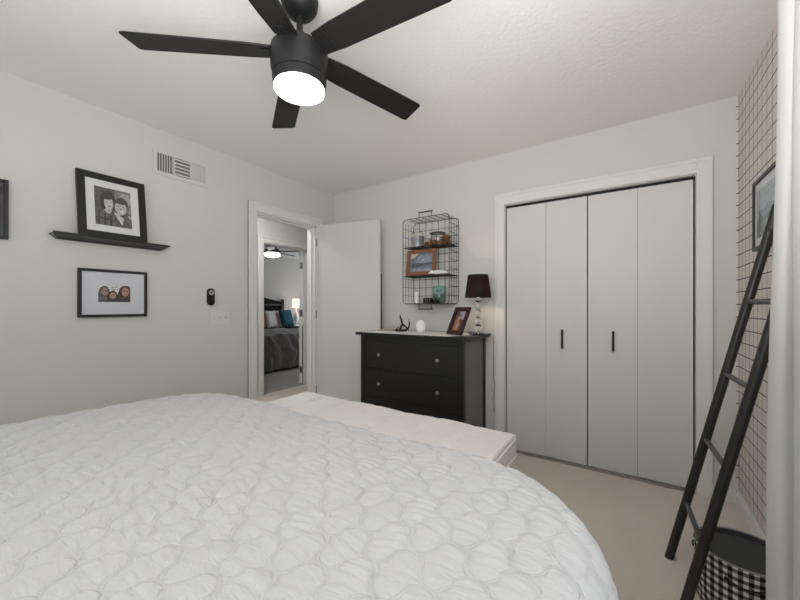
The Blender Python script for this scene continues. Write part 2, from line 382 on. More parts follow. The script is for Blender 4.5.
frame('wall_picture', 'dark picture in a black frame cut by the left edge of the photo', 'picture frame', (LX+.001, .22, 1.539), (0, 0, R(90)), .318, .318, .017, .022, None, picC, group='pictures on the left wall')
picR = [((.24,.29,.33), None), ((.36,.41,.45), [(0,.6),(0,1),(1,1),(1,.5),(.6,.62),(.3,.55)]), ((.14,.19,.20), [(0,.0),(0,.32),(.2,.5),(.35,.36),(.6,.42),(1,.25),(1,0)]),
    ((.10,.13,.13), [(.05,.1),(.15,.55),(.22,.5),(.28,.15)]), ((.42,.44,.44), [(.4,0),(.5,.3),(.62,.3),(.7,0)])]
frame('wall_picture', 'black framed blue-grey landscape print on the grid wallpaper behind the ladder', 'picture frame', (RX-.001, 2.27, 1.458), (0, 0, R(-90)), .40, .345, .018, .022, (.035, .04, .04), picR, mm=MATG)

# picture ledge (crown profile)
led = thing('picture_ledge', 'long black picture ledge on the left wall', 'shelf', (LX, .823, 1.577))
y0, y1 = .535, 1.132
m = MB(); prof = [(0, 1.575), (.030, 1.575), (.040, 1.582), (.080, 1.594), (.094, 1.597), (.094, 1.602), (0, 1.602)]
rings = []
for yy, k in ((y0, 0), (y0+.06, 1), (y1-.06, 1), (y1, 0)):
    rings.append(yy)
# the ends taper like a mitred crown moulding
def ledge_pt(p, e):   # e=-1 left, +1 right; inset grows towards the wall-hugging bottom
    x, z = p; ins = (1.602-z)/.027*.030
    return (LX+x, (y0+ins) if e < 0 else (y1-ins), z)
L0 = [ledge_pt(p, -1) for p in prof]; L1 = [ledge_pt(p, 1) for p in prof]; n = len(prof)
m.add(L0+L1, [tuple(range(n)), tuple(range(2*n-1, n-1, -1))]+[(i, n+i, n+(i+1) % n, (i+1) % n) for i in range(n)])
m.build('ledge_board', SHELFB, led)
B((LX+.0866, LX+.094, y0, y1, 1.602, 1.609)).build('ledge_lip', SHELFB, led, bevel=.001)

# wall vent
vt = thing('wall_vent', 'white three-section air register high on the left wall', 'vent', (LX, 1.26, 2.13))
m = MB(); va, vb, vz0, vz1 = 1.058, 1.448, 2.116, 2.302
m.box(LX, LX+.006, va, 1.086, vz0, vz1); m.box(LX, LX+.006, 1.418, vb, vz0, vz1)
m.box(LX, LX+.006, 1.086, 1.418, vz0, 2.146); m.box(LX, LX+.006, 1.086, 1.418, 2.275, vz1)
m.box(LX, LX+.007, 1.190, 1.200, 2.146, 2.275); m.box(LX, LX+.007, 1.306, 1.319, 2.146, 2.275)
m.build('register_plate', WALL, vt, bevel=.001)
B((LX+.0005, LX+.0012, 1.086, 1.306, 2.146, 2.275)).build('duct_shade', mat('duct_shade_grey', (.17,.17,.16), .8), vt)  # flat dark sheet painted as the shade inside the duct
for i in range(6):
    yy = 1.098+i*.0165; B((LX+.0014, LX+.0050, yy, yy+.0042, 2.146, 2.275)).build('louver', WALL, vt)
for i in range(5):
    zz = 2.158+i*.0265; mt = Matrix.Translation((LX+.003, 1.253, zz)) @ Matrix.Rotation(R(28), 4, 'Y')
    MB().box(-.001, .001, -.053, .053, -.0055, .0055, mt).build('louver', WALL, vt)
for i in range(7):
    yy = 1.322+i*.0137; mt = Matrix.Translation((LX+.0032, yy+.006, 2.2105)) @ Matrix.Rotation(R(70), 4, 'Z')
    MB().box(-.0008, .0008, -.0066, .0066, -.0645, .0645, mt).build('louver', WALL, vt)

# remote in its wall cradle
rc = thing('fan_remote', 'small black fan remote in its wall cradle left of the doorway', 'remote control', (LX, 1.458, 1.186))
def rrect(cx, cz, w, h, r, n=6):
    out = []
    for sx, sz, a in ((1,1,0),(-1,1,90),(-1,-1,180),(1,-1,270)):
        for i in range(n+1):
            q = R(a+90*i/n); out.append((cx+sx*(w/2-r)+r*cos(q), cz+sz*(h/2-r)+r*sin(q)))
    return out
MB().prism(rrect(1.458, 1.256, .056, .136, .027), .022, lambda u, v, w: (LX+w, u, v)).build('remote_body', BLACKM, rc, bevel=.004)
MB().prism(ell(1.458, 1.290, .0205, .0205, 24), .003, lambda u, v, w: (LX+.0215+w, u, v)).build('button_ring', mat('light_grey_plastic', (.42,.42,.42), .4), rc, bevel=.0006)
MB().prism(ell(1.458, 1.290, .0065, .0065, 16), .002, lambda u, v, w: (LX+.0242+w, u, v)).build('button', BLACKM, rc)
# three-gang switch
sw = thing('light_switch', 'white three-gang light switch plate left of the doorway', 'light switch', (LX, 1.536, 1.03))
MB().prism(rrect(1.536, 1.090, .165, .115, .006, 3), .006, lambda u, v, w: (LX+w, u, v)).build('switch_plate', WHITEP, sw, bevel=.002)
for k in (-1, 0, 1):
    yy = 1.536+k*.046
    mt = Matrix.Translation((LX+.010, yy, 1.092)) @ Matrix.Rotation(R(-25), 4, 'Y')
    MB().box(-.008, .008, -.005, .005, -.006, .006, mt).build('toggle', WHITEP, sw, bevel=.001)

# ------------------------------------------------------------------ bed
BX0, BX1, BY1, BZ = -2.10, -.015, 1.10, .72
bed = thing('bed', 'large bed under the white quilt in the foreground', 'bed', (-1.05, .05, 0))
MB().prism(rrect(-1.05, .04, 1.84, 1.94, .22), .325, lambda u, v, w: (u, v, .30+w)).build('mattress', mat('mattress_fabric', (.7,.7,.68), .8), bed, bevel=.03)
B((-1.93, -.17, -.91, .98, .14, .295)).build('box_base', mat('bed_base_fabric', (.12,.12,.12), .9), bed, bevel=.01)
for x, y in ((-1.86, -.82), (-.24, -.82), (-1.86, .90), (-.24, .90)): B((x-.03, x+.03, y-.03, y+.03, 0, .14)).build('leg', BLACKW, bed, bevel=.004)

def quilt():
    step = .0050; hang = .46
    cx, cy = (BX0+BX1)/2, (BY1-.95)/2; hx, hy = (BX1-BX0)/2, (BY1+.95)/2; rr = .115
    ax = np.arange(-hx-hang+.08, hx+hang-.08, step); ay = np.arange(-hy+.02, hy+hang-.08, step)
    U, V = np.meshgrid(ax, ay, indexing='ij')
    ihx, ihy, rc = hx-rr, hy-rr, .27
    qx = np.abs(U)-(ihx-rc); qy = np.where(V > 0, V, 0)-(ihy-rc)
    mx, my = np.maximum(qx, 0), np.maximum(qy, 0); ln = np.hypot(mx, my)+1e-9
    l = np.maximum(ln-rc, 0); dx, dy = np.sign(U)*mx/ln, my/ln
    a = np.minimum(l/rr, pi/2); rest = np.maximum(l-rr*pi/2, 0)
    # soft folds hanging at the sides, growing with the drop
    ph = np.arctan2(my, mx)*1.1
    tpar = np.where(mx > my, V, U)
    fold = np.sin(tpar*9+ph*5)*.018+np.sin(tpar*17+ph*3+1)*.008
    hor = rr*np.sin(a)+rest*.10+fold*np.clip(rest/.2, 0, 1)
    x = cx+U-dx*l+dx*hor; y = cy+V-dy*l+dy*hor; z = BZ-rr*(1-np.cos(a))-rest*.985
    # mattress crown and slump
    inside = np.clip(1-(U/hx)**2, 0, 1)*np.clip(1-(V/hy)**2, 0, 1)
    z = z+.018*inside**.5-.010
    # quilt puff: scalloped diagonal trellis
    u = (U+V)/math.sqrt(2); v = (U-V)/math.sqrt(2)
    d_, e_ = trellis_np(u, v); d = np.minimum(d_, e_+.004)
    puff = (.0066*(1-np.exp(-(d_/.014)**1.3)))*(.72+.28*(1-np.exp(-(e_/.014)**1.3)))
    rng = np.random.RandomState(3)
    # puckers: short folds running across the bed inside the cells, each cell its own strength and phase
    cu, cv = np.floor(u/PT), np.floor(v/PT)
    hsh = lambda k: np.mod(np.sin(cu*12.9898+cv*78.233+k*37.719)*43758.5453, 1)
    ang_ = (hsh(1)-.5)*.7
    wl = .019+.014*hsh(2)
    ph_ = (V*np.cos(ang_)+U*np.sin(ang_))/wl*2*pi+hsh(3)*6.28+1.1*np.sin(U*31+cv)
    fade = 1-np.exp(-(d/.012)**2)
    wr = .0021*(.1+.9*hsh(4))*np.sin(ph_)*fade
    for k in range(14):
        th = rng.uniform(-.3, .3); f = rng.uniform(90, 210); p0 = rng.uniform(0, 6.28)
        env = np.sin(U*rng.uniform(3, 12)+rng.uniform(0, 6))*np.sin(V*rng.uniform(3, 12)+rng.uniform(0, 6))
        wr += .0005*np.maximum(env, 0)*np.sin((V*cos(th)+U*sin(th))*f+p0+1.5*np.sin(U*14+k))
    wr += .004*np.sin(U*5.1+1)*np.sin(V*4.3+.5)+.002*np.sin(U*13+V*7)
    top = np.cos(a)
    h = (puff+wr)*(1-.55*np.clip(l/.2, 0, 1))
    x = x+dx*np.sin(a)*h; y = y+dy*np.sin(a)*h; z = z+h*np.maximum(top, 0)
    n0, n1 = U.shape
    co = np.stack([x, y, z], -1).reshape(-1, 3)-np.array([cx, cy, .30])
    idx = np.arange(n0*n1).reshape(n0, n1)
    f = np.stack([idx[:-1,:-1], idx[1:,:-1], idx[1:,1:], idx[:-1,1:]], -1).reshape(-1, 4)
    me = bpy.data.meshes.new('quilt'); me.vertices.add(len(co)); me.vertices.foreach_set('co', co.ravel())
    me.loops.add(f.size); me.loops.foreach_set('vertex_index', f.ravel().astype(np.int32))
    me.polygons.add(len(f)); me.polygons.foreach_set('loop_start', (np.arange(len(f))*4).astype(np.int32)); me.polygons.foreach_set('loop_total', np.full(len(f), 4, dtype=np.int32))
    me.polygons.foreach_set('use_smooth', np.ones(len(f), dtype=bool))
    me.update(calc_edges=True)
    uv = me.uv_layers.new(name='UVMap'); st = np.stack([u, v], -1).reshape(-1, 2)
    uv.data.foreach_set('uv', st[f.ravel()].ravel().astype(np.float32))
    me.materials.append(QUILT); me.validate()
    o = bpy.data.objects.new('quilt', me); C.objects.link(o); o.location = (cx, cy, .30)
    return o
PT = .085; AM = .095
def trellis_np(u, v):
    def fam(p, q):
        nn = np.round(p/PT); out = None
        for dn in (-1, 0, 1):
            k = nn+dn; s = np.sin(2*pi*q/PT); w = np.sign(s)*np.abs(s)**.6
            dd = np.abs(p-(k+AM*w)*PT)
            out = dd if out is None else np.minimum(out, dd)
        return out
    return fam(u, v), fam(v, u)
QUILT = mat('white_quilted_cotton', (.60,.604,.618), .8, sheen=.3, spec=.2)
t = NT(QUILT); tcq = t.n('ShaderNodeTexCoord'); U_, V_, _ = t.xyz(tcq.outputs['UV'])[:3]
def trellis_nodes(t, p, q):
    ns = t.m('SINE', t.m('MULTIPLY', q, 2*pi/PT)); w = t.m('MULTIPLY', t.m('SIGN', ns), t.m('POWER', t.m('ABSOLUTE', ns), .6))
    res = None
    r0 = t.m('ROUND', t.m('DIVIDE', p, PT))
    for dn in (-1, 0, 1):
        k = t.m('ADD', r0, float(dn))
        line = t.m('MULTIPLY', t.m('ADD', k, t.m('MULTIPLY', w, AM)), PT)
        dd = t.m('ABSOLUTE', t.m('SUBTRACT', p, line)); res = dd if res is None else t.m('MINIMUM', res, dd)
    return res
dq = t.m('MINIMUM', trellis_nodes(t, U_, V_), t.m('ADD', trellis_nodes(t, V_, U_), .001))
# two rows of stitching: a groove 3 mm either side of the line
gv = t.m('SMOOTH_MIN', t.m('ABSOLUTE', t.m('SUBTRACT', dq, .0035)), .004, .002)
vq = t.n('ShaderNodeMapping'); t.t.links.new(tcq.outputs['UV'], vq.inputs[0]); vq.inputs['Scale'].default_value = (1, 3.2, 1); t.t.links.new(tcq.outputs['Object'], vq.inputs[0])
wr = t.noise(vq.outputs[0], 22, 4, .6, 1.2)
vq2 = t.n('ShaderNodeMapping'); t.t.links.new(tcq.outputs['UV'], vq2.inputs[0])
fine = t.noise(vq2.outputs[0], 260, 3, .7)
b1 = t.bump(t.m('MULTIPLY', gv, 250), .66, .0026)
b2 = t.bump(wr, .5, .010, b1)
t.bump(fine, .15, .0012, b2)
qo = quilt()
tag(qo, 'white quilted bedspread with a scalloped trellis pattern spread over the bed', 'quilt')

# ------------------------------------------------------------------ bench with tufted pad at the foot of the bed
PAD = mat('cream_tufted_fabric', (.66,.61,.57), .85, sheen=.3, spec=.2); t = NT(PAD); v = t.coord(); t.col(t.mix(t.noise(v, 6, 4), (.84,.812,.797), (.87,.845,.83))); t.bump(t.noise(v, 220, 3), .25, .002)
bn = thing('bench', 'low bench behind the foot of the bed, its pad cream', 'bench', (-1.31, 1.59, 0))
B((-2.02, -.60, 1.40, 1.80, .33, .385)).build('bench_frame', BLACKW, bn, bevel=.005)
for x, y in ((-1.98, 1.44), (-.64, 1.44), (-1.98, 1.76), (-.64, 1.76)): B((x-.022, x+.022, y-.022, y+.022, 0, .33)).build('leg', BLACKW, bn, bevel=.004)
def cushion():
    x0, x1, y0, y1, zb, zt = -2.12, -.505, 1.36, 1.850, .386, .508
    nx, ny = 190, 64; m = MB(); cols = 7; vs = []; hw, hd = (x1-x0)/2, (y1-y0)/2; cx, cy = (x0+x1)/2, (y0+y1)/2
    def zval(a, b, sgn):   # a,b in -1..1
        s = (a+1)/2*cols; seam = abs(s-round(s)) if 0.3 < s < cols-.3 else 1
        tt = (b+1)/2*3; tr = abs(tt-round(tt)) if .3 < tt < 2.7 else 1
        dep = .026*math.exp(-(seam/.085)**2)+.001*math.exp(-(tr/.10)**2)+.006*math.exp(-(seam/.16)**2-(tr/.16)**2)
        edge = .82+.18*(1-abs(a)**40)**.5*(1-abs(b)**16)**.5
        return dep*max(0, 1-max(0, (b-.86)/.14)**2), edge
    for i in range(nx+1):
        for j in range(ny+1):
            a = -1+2*i/nx; b = -1+2*j/ny
            a = math.copysign(1-(1-abs(a))**1.4, a); b = math.copysign(1-(1-abs(b))**1.4, b)
            dep, e = zval(a, b, 1)
            z = (zb+zt)/2+.012+(zt-zb)/2*e-dep*min(1, e*1.2)+.004*sin(a*9)*cos(b*3)
            vs.append((cx+a*hw, cy+b*hd, z))
    nv = len(vs)
    for i in range(nx+1):
        for j in range(ny+1):
            a = -1+2*i/nx; b = -1+2*j/ny
            a = math.copysign(1-(1-abs(a))**1.4, a); b = math.copysign(1-(1-abs(b))**1.4, b)
            dep, e = zval(a, b, -1); z = (zb+zt)/2-.004-(zt-zb)/2*e+.004
            vs.append((cx+a*hw, cy+b*hd, max(z, zb)))
    fs = []
    for i in range(nx):
        for j in range(ny):
            p = i*(ny+1)+j; q = p+ny+1
            fs.append((p, q, q+1, p+1)); fs.append((nv+p, nv+p+1, nv+q+1, nv+q))
    for i in range(nx):
        for jj in (0, ny):
            p = i*(ny+1)+jj; q = p+ny+1; fs.append((p, nv+p, nv+q, q))
    for j in range(ny):
        for ii in (0, nx):
            p = ii*(ny+1)+j; fs.append((p, p+1, nv+p+1, nv+p))
    m.add(vs, fs); return m, (x0, x1, y0, y1, zb, zt)
cm, cb = cushion()
cu = cm.build('seat_pad', PAD, bn, smooth=True)
for zz in (.402, .488):
    m = MB(); pts = rrect((cb[0]+cb[1])/2, (cb[2]+cb[3])/2, cb[1]-cb[0]+.002, cb[3]-cb[2]+.002, .015, 4)
    m.tube([(u, v, zz+.003*sin(u*14+v*9)) for u, v in pts], .0055, 6, closed=True); m.build('piping', PAD, bn, smooth=True)

# ------------------------------------------------------------------ dresser
dr = thing('dresser', 'black-brown three-drawer dresser against the back wall', 'dresser', (-1.515, 2.59, 0))
DX0, DX1, DY0, DY1, DZ = -2.005, -1.025, 2.368, 2.825, .955
B((-2.04, -.985, 2.335, 2.838, .930, DZ)).build('top_board', BLACKW, dr, bevel=.004)
m = B((DX0+.035, DX1-.035, DY0+.02, DY1, .06, .085), (DX0+.035, DX1-.035, DY1-.01, DY1, .085, .93), (DX0+.04, DX1-.04, DY0+.002, DY0+.022, .885, .93),
      (DX0+.04, DX1-.04, DY0+.002, DY0+.022, .635, .648), (DX0+.04, DX1-.04, DY0+.002, DY0+.022, .392, .405), (DX0+.04, DX1-.04, DY0+.002, DY0+.022, .10, .158))
m.build('carcass', BLACKW, dr, bevel=.001)
SIDEP = noisy('dresser_side_grey', (.14,.14,.136), (.17,.17,.165), 5, .5, .08, .001, 60, vec=(1,1,9))  # side panels coloured lighter than the rest of the dresser
for x in (DX0+.008, DX1-.020): B((x, x+.012, DY0+.04, DY1-.04, .10, .93)).build('side_panel', SIDEP, dr, bevel=.001)
for x in (DX0, DX1-.04):
    for y in (DY0, DY1-.04): B((x, x+.04, y, y+.04, 0, .93)).build('leg', BLACKW, dr, bevel=.002)
for z0_, z1_ in ((.651, .882), (.408, .632), (.161, .389)):
    w = B((DX0+.043, DX1-.043, DY0+.004, DY0+.024, z0_, z1_)).build('drawer', BLACKW, dr, bevel=.003)
    for kx in (-1.795, -1.235):
        zc = (z0_+z1_)/2; mt = Matrix.Translation((kx, DY0+.004, zc)) @ Matrix.Rotation(R(90), 4, 'X')
        MB().lathe([(.006, 0), (.006, .010), (.014, .014), (.0155, .020), (.012, .026), (.004, .028)], (0,0,0), 16, mtx=mt).build('knob', mat('pewter', (.42,.41,.39), .35, .9), w, smooth=True)

# tall black framed mirror standing behind the open door: a thin edge shows
mr = thing('leaning_mirror', 'tall black framed mirror on the wall, only its edge showing past the open door', 'mirror', (-2.33, 2.835, .02))
mz, mw0, mw1 = 1.52, -2.53, -2.128
B((mw0, mw0+.02, 2.825, 2.848, .02, mz), (mw1-.02, mw1, 2.825, 2.848, .02, mz), (mw0+.02, mw1-.02, 2.825, 2.848, .02, .04), (mw0+.02, mw1-.02, 2.825, 2.848, mz-.02, mz)).build('mirror_frame', BLACKM, mr, bevel=.002)
B((mw0+.02, mw1-.02, 2.832, 2.846, .04, mz-.02)).build('mirror_glass', mat('mirror_silver', (.85,.86,.86), .03, 1), mr)

# lace runner
LACE = mat('white_lace', (.74,.73,.71), .85); t = NT(LACE); v = t.coord(); t.bump(t.noise(v, 90, 4), .5, .003); t.col(t.mix(t.noise(v, 60, 3), (.66,.65,.63), (.78,.77,.75)))
m = MB(); out = []
rx0, rx1, ry0, ry1 = -1.97, -1.16, 2.350, 2.74
def edge(p, q, cnt):
    for i in range(cnt*4):
        s = i/(cnt*4); w = abs(sin(pi*i/4))*.008
        dx_, dy_ = q[0]-p[0], q[1]-p[1]; L = math.hypot(dx_, dy_); out.append((p[0]+dx_*s+dy_/L*w, p[1]+dy_*s-dx_/L*w))
edge((rx0, ry0), (rx1, ry0), 26); edge((rx1, ry0), (rx1+.11, (ry0+ry1)/2), 7); edge((rx1+.11, (ry0+ry1)/2), (rx1, ry1), 7); edge((rx1, ry1), (rx0, ry1), 26); edge((rx0, ry1), (rx0, ry0), 13)
m.prism(out, .003, lambda u, v, w: (u, v, DZ+.0005+w))
tag(m.build('table_runner', LACE, origin=(-1.55, 2.55, DZ)), 'white lace runner lying along the dresser top', 'table runner')
TZ = DZ+.0037

# tray, antler, vase
tray = MB().prism(rrect(-1.865, 2.60, .13, .17, .01, 3), .012, lambda u, v, w: (u, v, TZ+w))
tag(tray.build('wooden_coaster', noisy('tan_wood', (.36,.26,.16), (.45,.34,.22), 12, .5), origin=(-1.865, 2.60, TZ), bevel=.003), 'flat tan wooden block at the left end of the dresser top', 'tray')
def antler():
    m = MB(); z = TZ+.010; cx, cy = -1.655, 2.52
    m.tube([(cx-.085, cy, z+.002), (cx-.05, cy-.01, z+.001), (cx-.01, cy-.008, z+.003), (cx+.03, cy, z+.006), (cx+.055, cy+.005, z+.03), (cx+.062, cy+.005, z+.07), (cx+.052, cy+.005, z+.10)],
           [.006, .009, .010, .010, .008, .006, .002], 8)
    m.tube([(cx-.03, cy-.01, z+.004), (cx-.02, cy, z+.03), (cx-.012, cy+.005, z+.06), (cx-.02, cy+.006, z+.09), (cx-.034, cy+.006, z+.118), (cx-.036, cy+.006, z+.145)], [.009, .010, .010, .009, .007, .002], 8)
    m.tube([(cx-.012, cy+.005, z+.055), (cx+.015, cy+.0, z+.045), (cx+.04, cy-.005, z+.028), (cx+.065, cy-.01, z+.004)], [.009, .008, .007, .004], 8)
    m.tube([(cx-.08, cy, z+.002), (cx-.07, cy+.02, z+.02), (cx-.062, cy+.03, z+.035)], [.006, .005, .002], 8)
    return m
tag(antler().build('antler_sculpture', BLACKM, origin=(-1.655, 2.52, TZ), smooth=True), 'black antler ornament on the dresser top', 'ornament')
vs_ = MB().lathe([(.022, 0), (.030, .004), (.041, .022), (.045, .045), (.043, .065), (.034, .085), (.022, .098), (.011, .104), (.006, .105)], (-1.500, 2.56, TZ), 28)
CER = mat('white_ceramic', (.88,.88,.86), .35, coat=.3); t = NT(CER); t.bump(t.noise(t.coord(scale=(1,1,.2)), 60, 2), .3, .003)
tag(vs_.build('ceramic_vase', CER, origin=(-1.500, 2.56, TZ), smooth=True), 'small white ceramic egg-shaped vase beside the antler', 'vase')

# leaning photo on the dresser
MAHO = noisy('mahogany_wood', (.035,.010,.008), (.055,.016,.012), 8, .45, .05, .001, 60, spec=.3)
picD = [((.10,.045,.03), None), ((.34,.33,.38), [(.35,.62),(.35,1),(1,1),(1,.55),(.7,.6)]), ((.32,.13,.07), [(.1,0),(.15,.5),(.35,.75),(.55,.6),(.62,0)]), ((.45,.26,.18), ell(.42,.66,.13,.12)),
        ((.22,.10,.06), ell(.45,.78,.15,.07)), ((.40,.20,.12), [(.3,.2),(.5,.45),(.8,.35),(.85,.0),(.4,.0)]), ((.07,.04,.04), [(.62,0),(.7,.4),(1,.45),(1,0)]), ((.05,.03,.03), [(0,0),(0,1),(.12,1),(.1,0)])]
frame('photo_frame', 'reddish-brown wooden photo frame tilted back on the lace runner beside the lamp', 'picture frame', (-1.150, 2.480, TZ+.001), (R(-25), 0, R(-25)), .178, .232, .033, .014, None, picD, fm=MAHO)

# table lamp with crystal balls
tl = thing('table_lamp', 'table lamp with stacked clear balls and a black shade on the dresser', 'lamp', (-1.020, 2.64, DZ))
lx, ly = -1.020, 2.64
MB().lathe([(.050, 0), (.052, .004), (.052, .012), (.046, .018), (.020, .022), (.010, .030)], (lx, ly, DZ+.0005), 28).build('lamp_base', CRYSTAL, tl, smooth=True)
z = DZ+.030
for r_ in (.029, .027, .026, .025, .024):
    MB().ball((lx, ly, z+r_), r_, 20).build('crystal_ball', CRYSTAL, tl, smooth=True)
    MB().lathe([(.011, 0), (.011, .004)], (lx, ly, z+2*r_-.001), 14).build('spacer', STEEL, tl, smooth=True)
    z += 2*r_+.003
MB().lathe([(.008, 0), (.008, .03), (.014, .032), (.014, .07)], (lx, ly, z), 14).build('socket', STEEL, tl, smooth=True)
SHADE = mat('black_lampshade_fabric', (.011,.010,.009), .8, spec=.2); t = NT(SHADE); t.bump(t.noise(t.coord(scale=(1,1,1)), 300, 2), .2, .001)
tr_ = t.n('ShaderNodeBsdfTranslucent'); tr_.inputs[0].default_value = (.05, .028, .012, 1)
ad = t.n('ShaderNodeAddShader'); o_ = t.t.nodes['Material Output']
t.t.links.new(t.b.outputs[0], ad.inputs[0]); t.t.links.new(tr_.outputs[0], ad.inputs[1]); t.t.links.new(ad.outputs[0], o_.inputs[0])
sz0, sz1 = 1.252, 1.430
m = MB(); n = 40
m.lathe([(.104, sz0), (.079, sz1)], (lx, ly, 0), n, cap=False); m.lathe([(.1025, sz0), (.0775, sz1)], (lx, ly, 0), n, cap=False)
m.build('lamp_shade', SHADE, tl, smooth=True)
m = MB(); m.tube([(lx+.1035*cos(2*pi*i/n), ly+.1035*sin(2*pi*i/n), sz0) for i in range(n)], .0016, 6, closed=True); m.build('shade_ring', BLACKM, tl)
m = MB(); m.tube([(lx+.0785*cos(2*pi*i/n), ly+.0785*sin(2*pi*i/n), sz1) for i in range(n)], .0016, 6, closed=True)
for a_ in (0, 2.09, 4.19): m.tube([(lx+.079*cos(a_), ly+.079*sin(a_), sz1-.004), (lx, ly, sz1-.022)], .0012, 5)
m.build('shade_ring', BLACKM, tl)
MB().ball((lx, ly, 1.325), .028, 16).build('bulb', mat('warm_bulb', (1,.9,.75), .4, emit=(1,.72,.45), estr=60), tl, smooth=True)
m = MB(); m.tube([(lx+.05, ly+.02, DZ+.006), (-.975, 2.72, DZ+.004), (-.972, 2.80, DZ+.003), (-.966, 2.842, DZ-.03), (-.962, 2.842, .75), (-.966, 2.842, .6), (-.955, 2.842, .52), (-.968, 2.842, .40), (-.962, 2.842, .3)], .0022, 6)
m.build('cord', mat('grey_cord', (.18,.18,.18), .5), tl, smooth=True)
# small dark trinket behind the lamp
m = MB(); m.lathe([(.040, 0), (.046, .010), (.050, .016), (.046, .015), (.038, .006)], (-1.075, 2.73, DZ+.0005), 20); 
tag(m.build('trinket_dish', BLACKM, origin=(-1.075, 2.73, DZ), smooth=True), 'small dark dish behind the lamp base', 'dish')

# ------------------------------------------------------------------ wire wall shelf
wsx0, wsx1, wsy0, wsy1, wsz0, wsz1 = -1.742, -1.278, 2.652, 2.842, 1.203, 1.966
ws = thing('wire_wall_shelf', 'dark wire basket shelf with two tiers hung on the back wall', 'shelf', (-1.51, 2.842, wsz0))
cxw, czw, ww, hw_ = (wsx0+wsx1)/2, (wsz0+wsz1)/2, wsx1-wsx0, wsz1-wsz0
m = MB()
m.tube([(u, wsy0, v) for u, v in rrect(cxw, czw, ww, hw_, .035, 6)], .0034, 8, closed=True); m.build('front_rim', WIRE, ws, smooth=True)
m = MB(); m.tube([(u, wsy1-.003, v) for u, v in rrect(cxw, czw, ww, hw_, .035, 6)], .0028, 8, closed=True)
for i in range(1, 7): x = wsx0+ww*i/7; m.tube([(x, wsy1-.003, wsz0), (x, wsy1-.003, wsz1)], .0020, 6)
for i in range(1, 10): z = wsz0+hw_*i/10; m.tube([(wsx0, wsy1-.001, z), (wsx1, wsy1-.001, z)], .0020, 6)
m.build('back_grid', WIRE, ws)
for x in (wsx0, wsx1):
    m = MB()
    for k in (1, 2, 3): y = wsy0+(wsy1-wsy0)*k/4; m.tube([(x, y, wsz0+.02), (x, y, wsz1-.02)], .0018, 6)
    for i in range(1, 10): z = wsz0+hw_*i/10; m.tube([(x, wsy0, z), (x, wsy1-.003, z)], .0018, 6)
    m.build('side_grid', WIRE, ws)
for z in (wsz0, wsz1):
    m = MB()
    for k in (1, 2, 3): y = wsy0+(wsy1-wsy0)*k/4; m.tube([(wsx0+.02, y, z), (wsx1-.02, y, z)], .0018, 6)
    for i in range(1, 7): x = wsx0+ww*i/7; m.tube([(x, wsy0, z), (x, wsy1-.003, z)], .0018, 6)
    m.build('end_grid', WIRE, ws)
SH1, SH2 = 1.715, 1.456
for z in (SH1, SH2):
    m = MB(); m.tube([(wsx0, wsy0+.003, z-.003), (wsx1, wsy0+.003, z-.003)], .0032, 6); m.tube([(wsx0, wsy1-.010, z-.003), (wsx1, wsy1-.010, z-.003)], .003, 6)
    for i in range(1, 10): y = wsy0+(wsy1-wsy0)*i/10; m.tube([(wsx0, y, z-.002), (wsx1, y, z-.002)], .0016, 6)
    for i in range(0, 8): x = wsx0+.004+(ww-.008)*i/7; m.tube([(x, wsy0+.003, z-.004), (x, wsy1-.008, z-.004)], .0018, 6)
    m.build('shelf_tier', WIRE, ws)
B((wsx0+.02, wsx1-.02, wsy0+.006, wsy1-.01, wsz0+.002, wsz0+.005)).build('shelf_tier', WIRE, ws)
for s, z in ((1, wsz1), (-1, wsz0)):
    m = MB(); m.tube([(-1.572, wsy0, z), (-1.572, wsy0, z+s*.045)], .0028, 6); m.tube([(-1.446, wsy0, z), (-1.446, wsy0, z+s*.045)], .0028, 6)
    m.tube([(-1.580, wsy0, z+s*.045), (-1.438, wsy0, z+s*.045)], .006, 8); m.build('handle', WIRE, ws, smooth=True)

# things on the shelf
GALV = noisy('galvanized_metal', (.36,.38,.41), (.50,.52,.54), 25, .45, .05, .001, 90, metal=.7)
pt = thing('planter', 'galvanized bucket with pale yellow-green succulent on the top tier of the wire shelf', 'plant', (-1.635, 2.735, SH1))
MB().lathe([(.044, 0), (.060, .092), (.063, .095), (.063, .100), (.056, .100), (.050, .080), (.001, .080)], (-1.635, 2.735, SH1+.0005), 24, cap=True).build('bucket', GALV, pt, smooth=True)
m = MB(); m.tube([(-1.635+.061*cos(a), 2.735-.02*sin(a), SH1+.088+.085*sin(a)) for a in [pi*i/12 for i in range(13)]], .0016, 6); m.build('bucket_handle', WIRE, pt)
m = MB()
for k in range(60):
    a = random.uniform(0, 6.28); el = random.uniform(.25, 1.5); L = random.uniform(.04, .065)
    base = Vector((-1.635+.02*cos(a)*cos(el), 2.735+.02*sin(a)*cos(el), SH1+.085)); tip = base+Vector((cos(a)*cos(el), sin(a)*cos(el), sin(el)*.9))*L
    mid = (base+tip)/2; m.tube([base, mid, tip], [.004, .007, .0008], 6)
m.build('foliage', noisy('pale_succulent', (.68,.68,.44), (.82,.82,.66), 40, .6), pt, smooth=True)
jr = thing('glass_jar', 'clear glass jar with a flat dark lid on the top tier of the wire shelf', 'jar', (-1.445, 2.765, SH1))
m = MB(); m.lathe([(.056, 0), (.060, .006), (.060, .106), (.055, .110)], (-1.445, 2.765, SH1+.0005), 28, cap=False); m.lathe([(.058, .004), (.058, .106)], (-1.445, 2.765, SH1+.0005), 28, cap=False)
m.lathe([(.056, 0), (.056, .002)], (-1.445, 2.765, SH1+.0005), 28); m.build('jar_body', GLASS, jr, smooth=True)
MB().lathe([(.068, 0), (.072, .003), (.072, .010), (.066, .013)], (-1.445, 2.765, SH1+.1108), 28).build('lid', DSTEEL, jr, smooth=True)
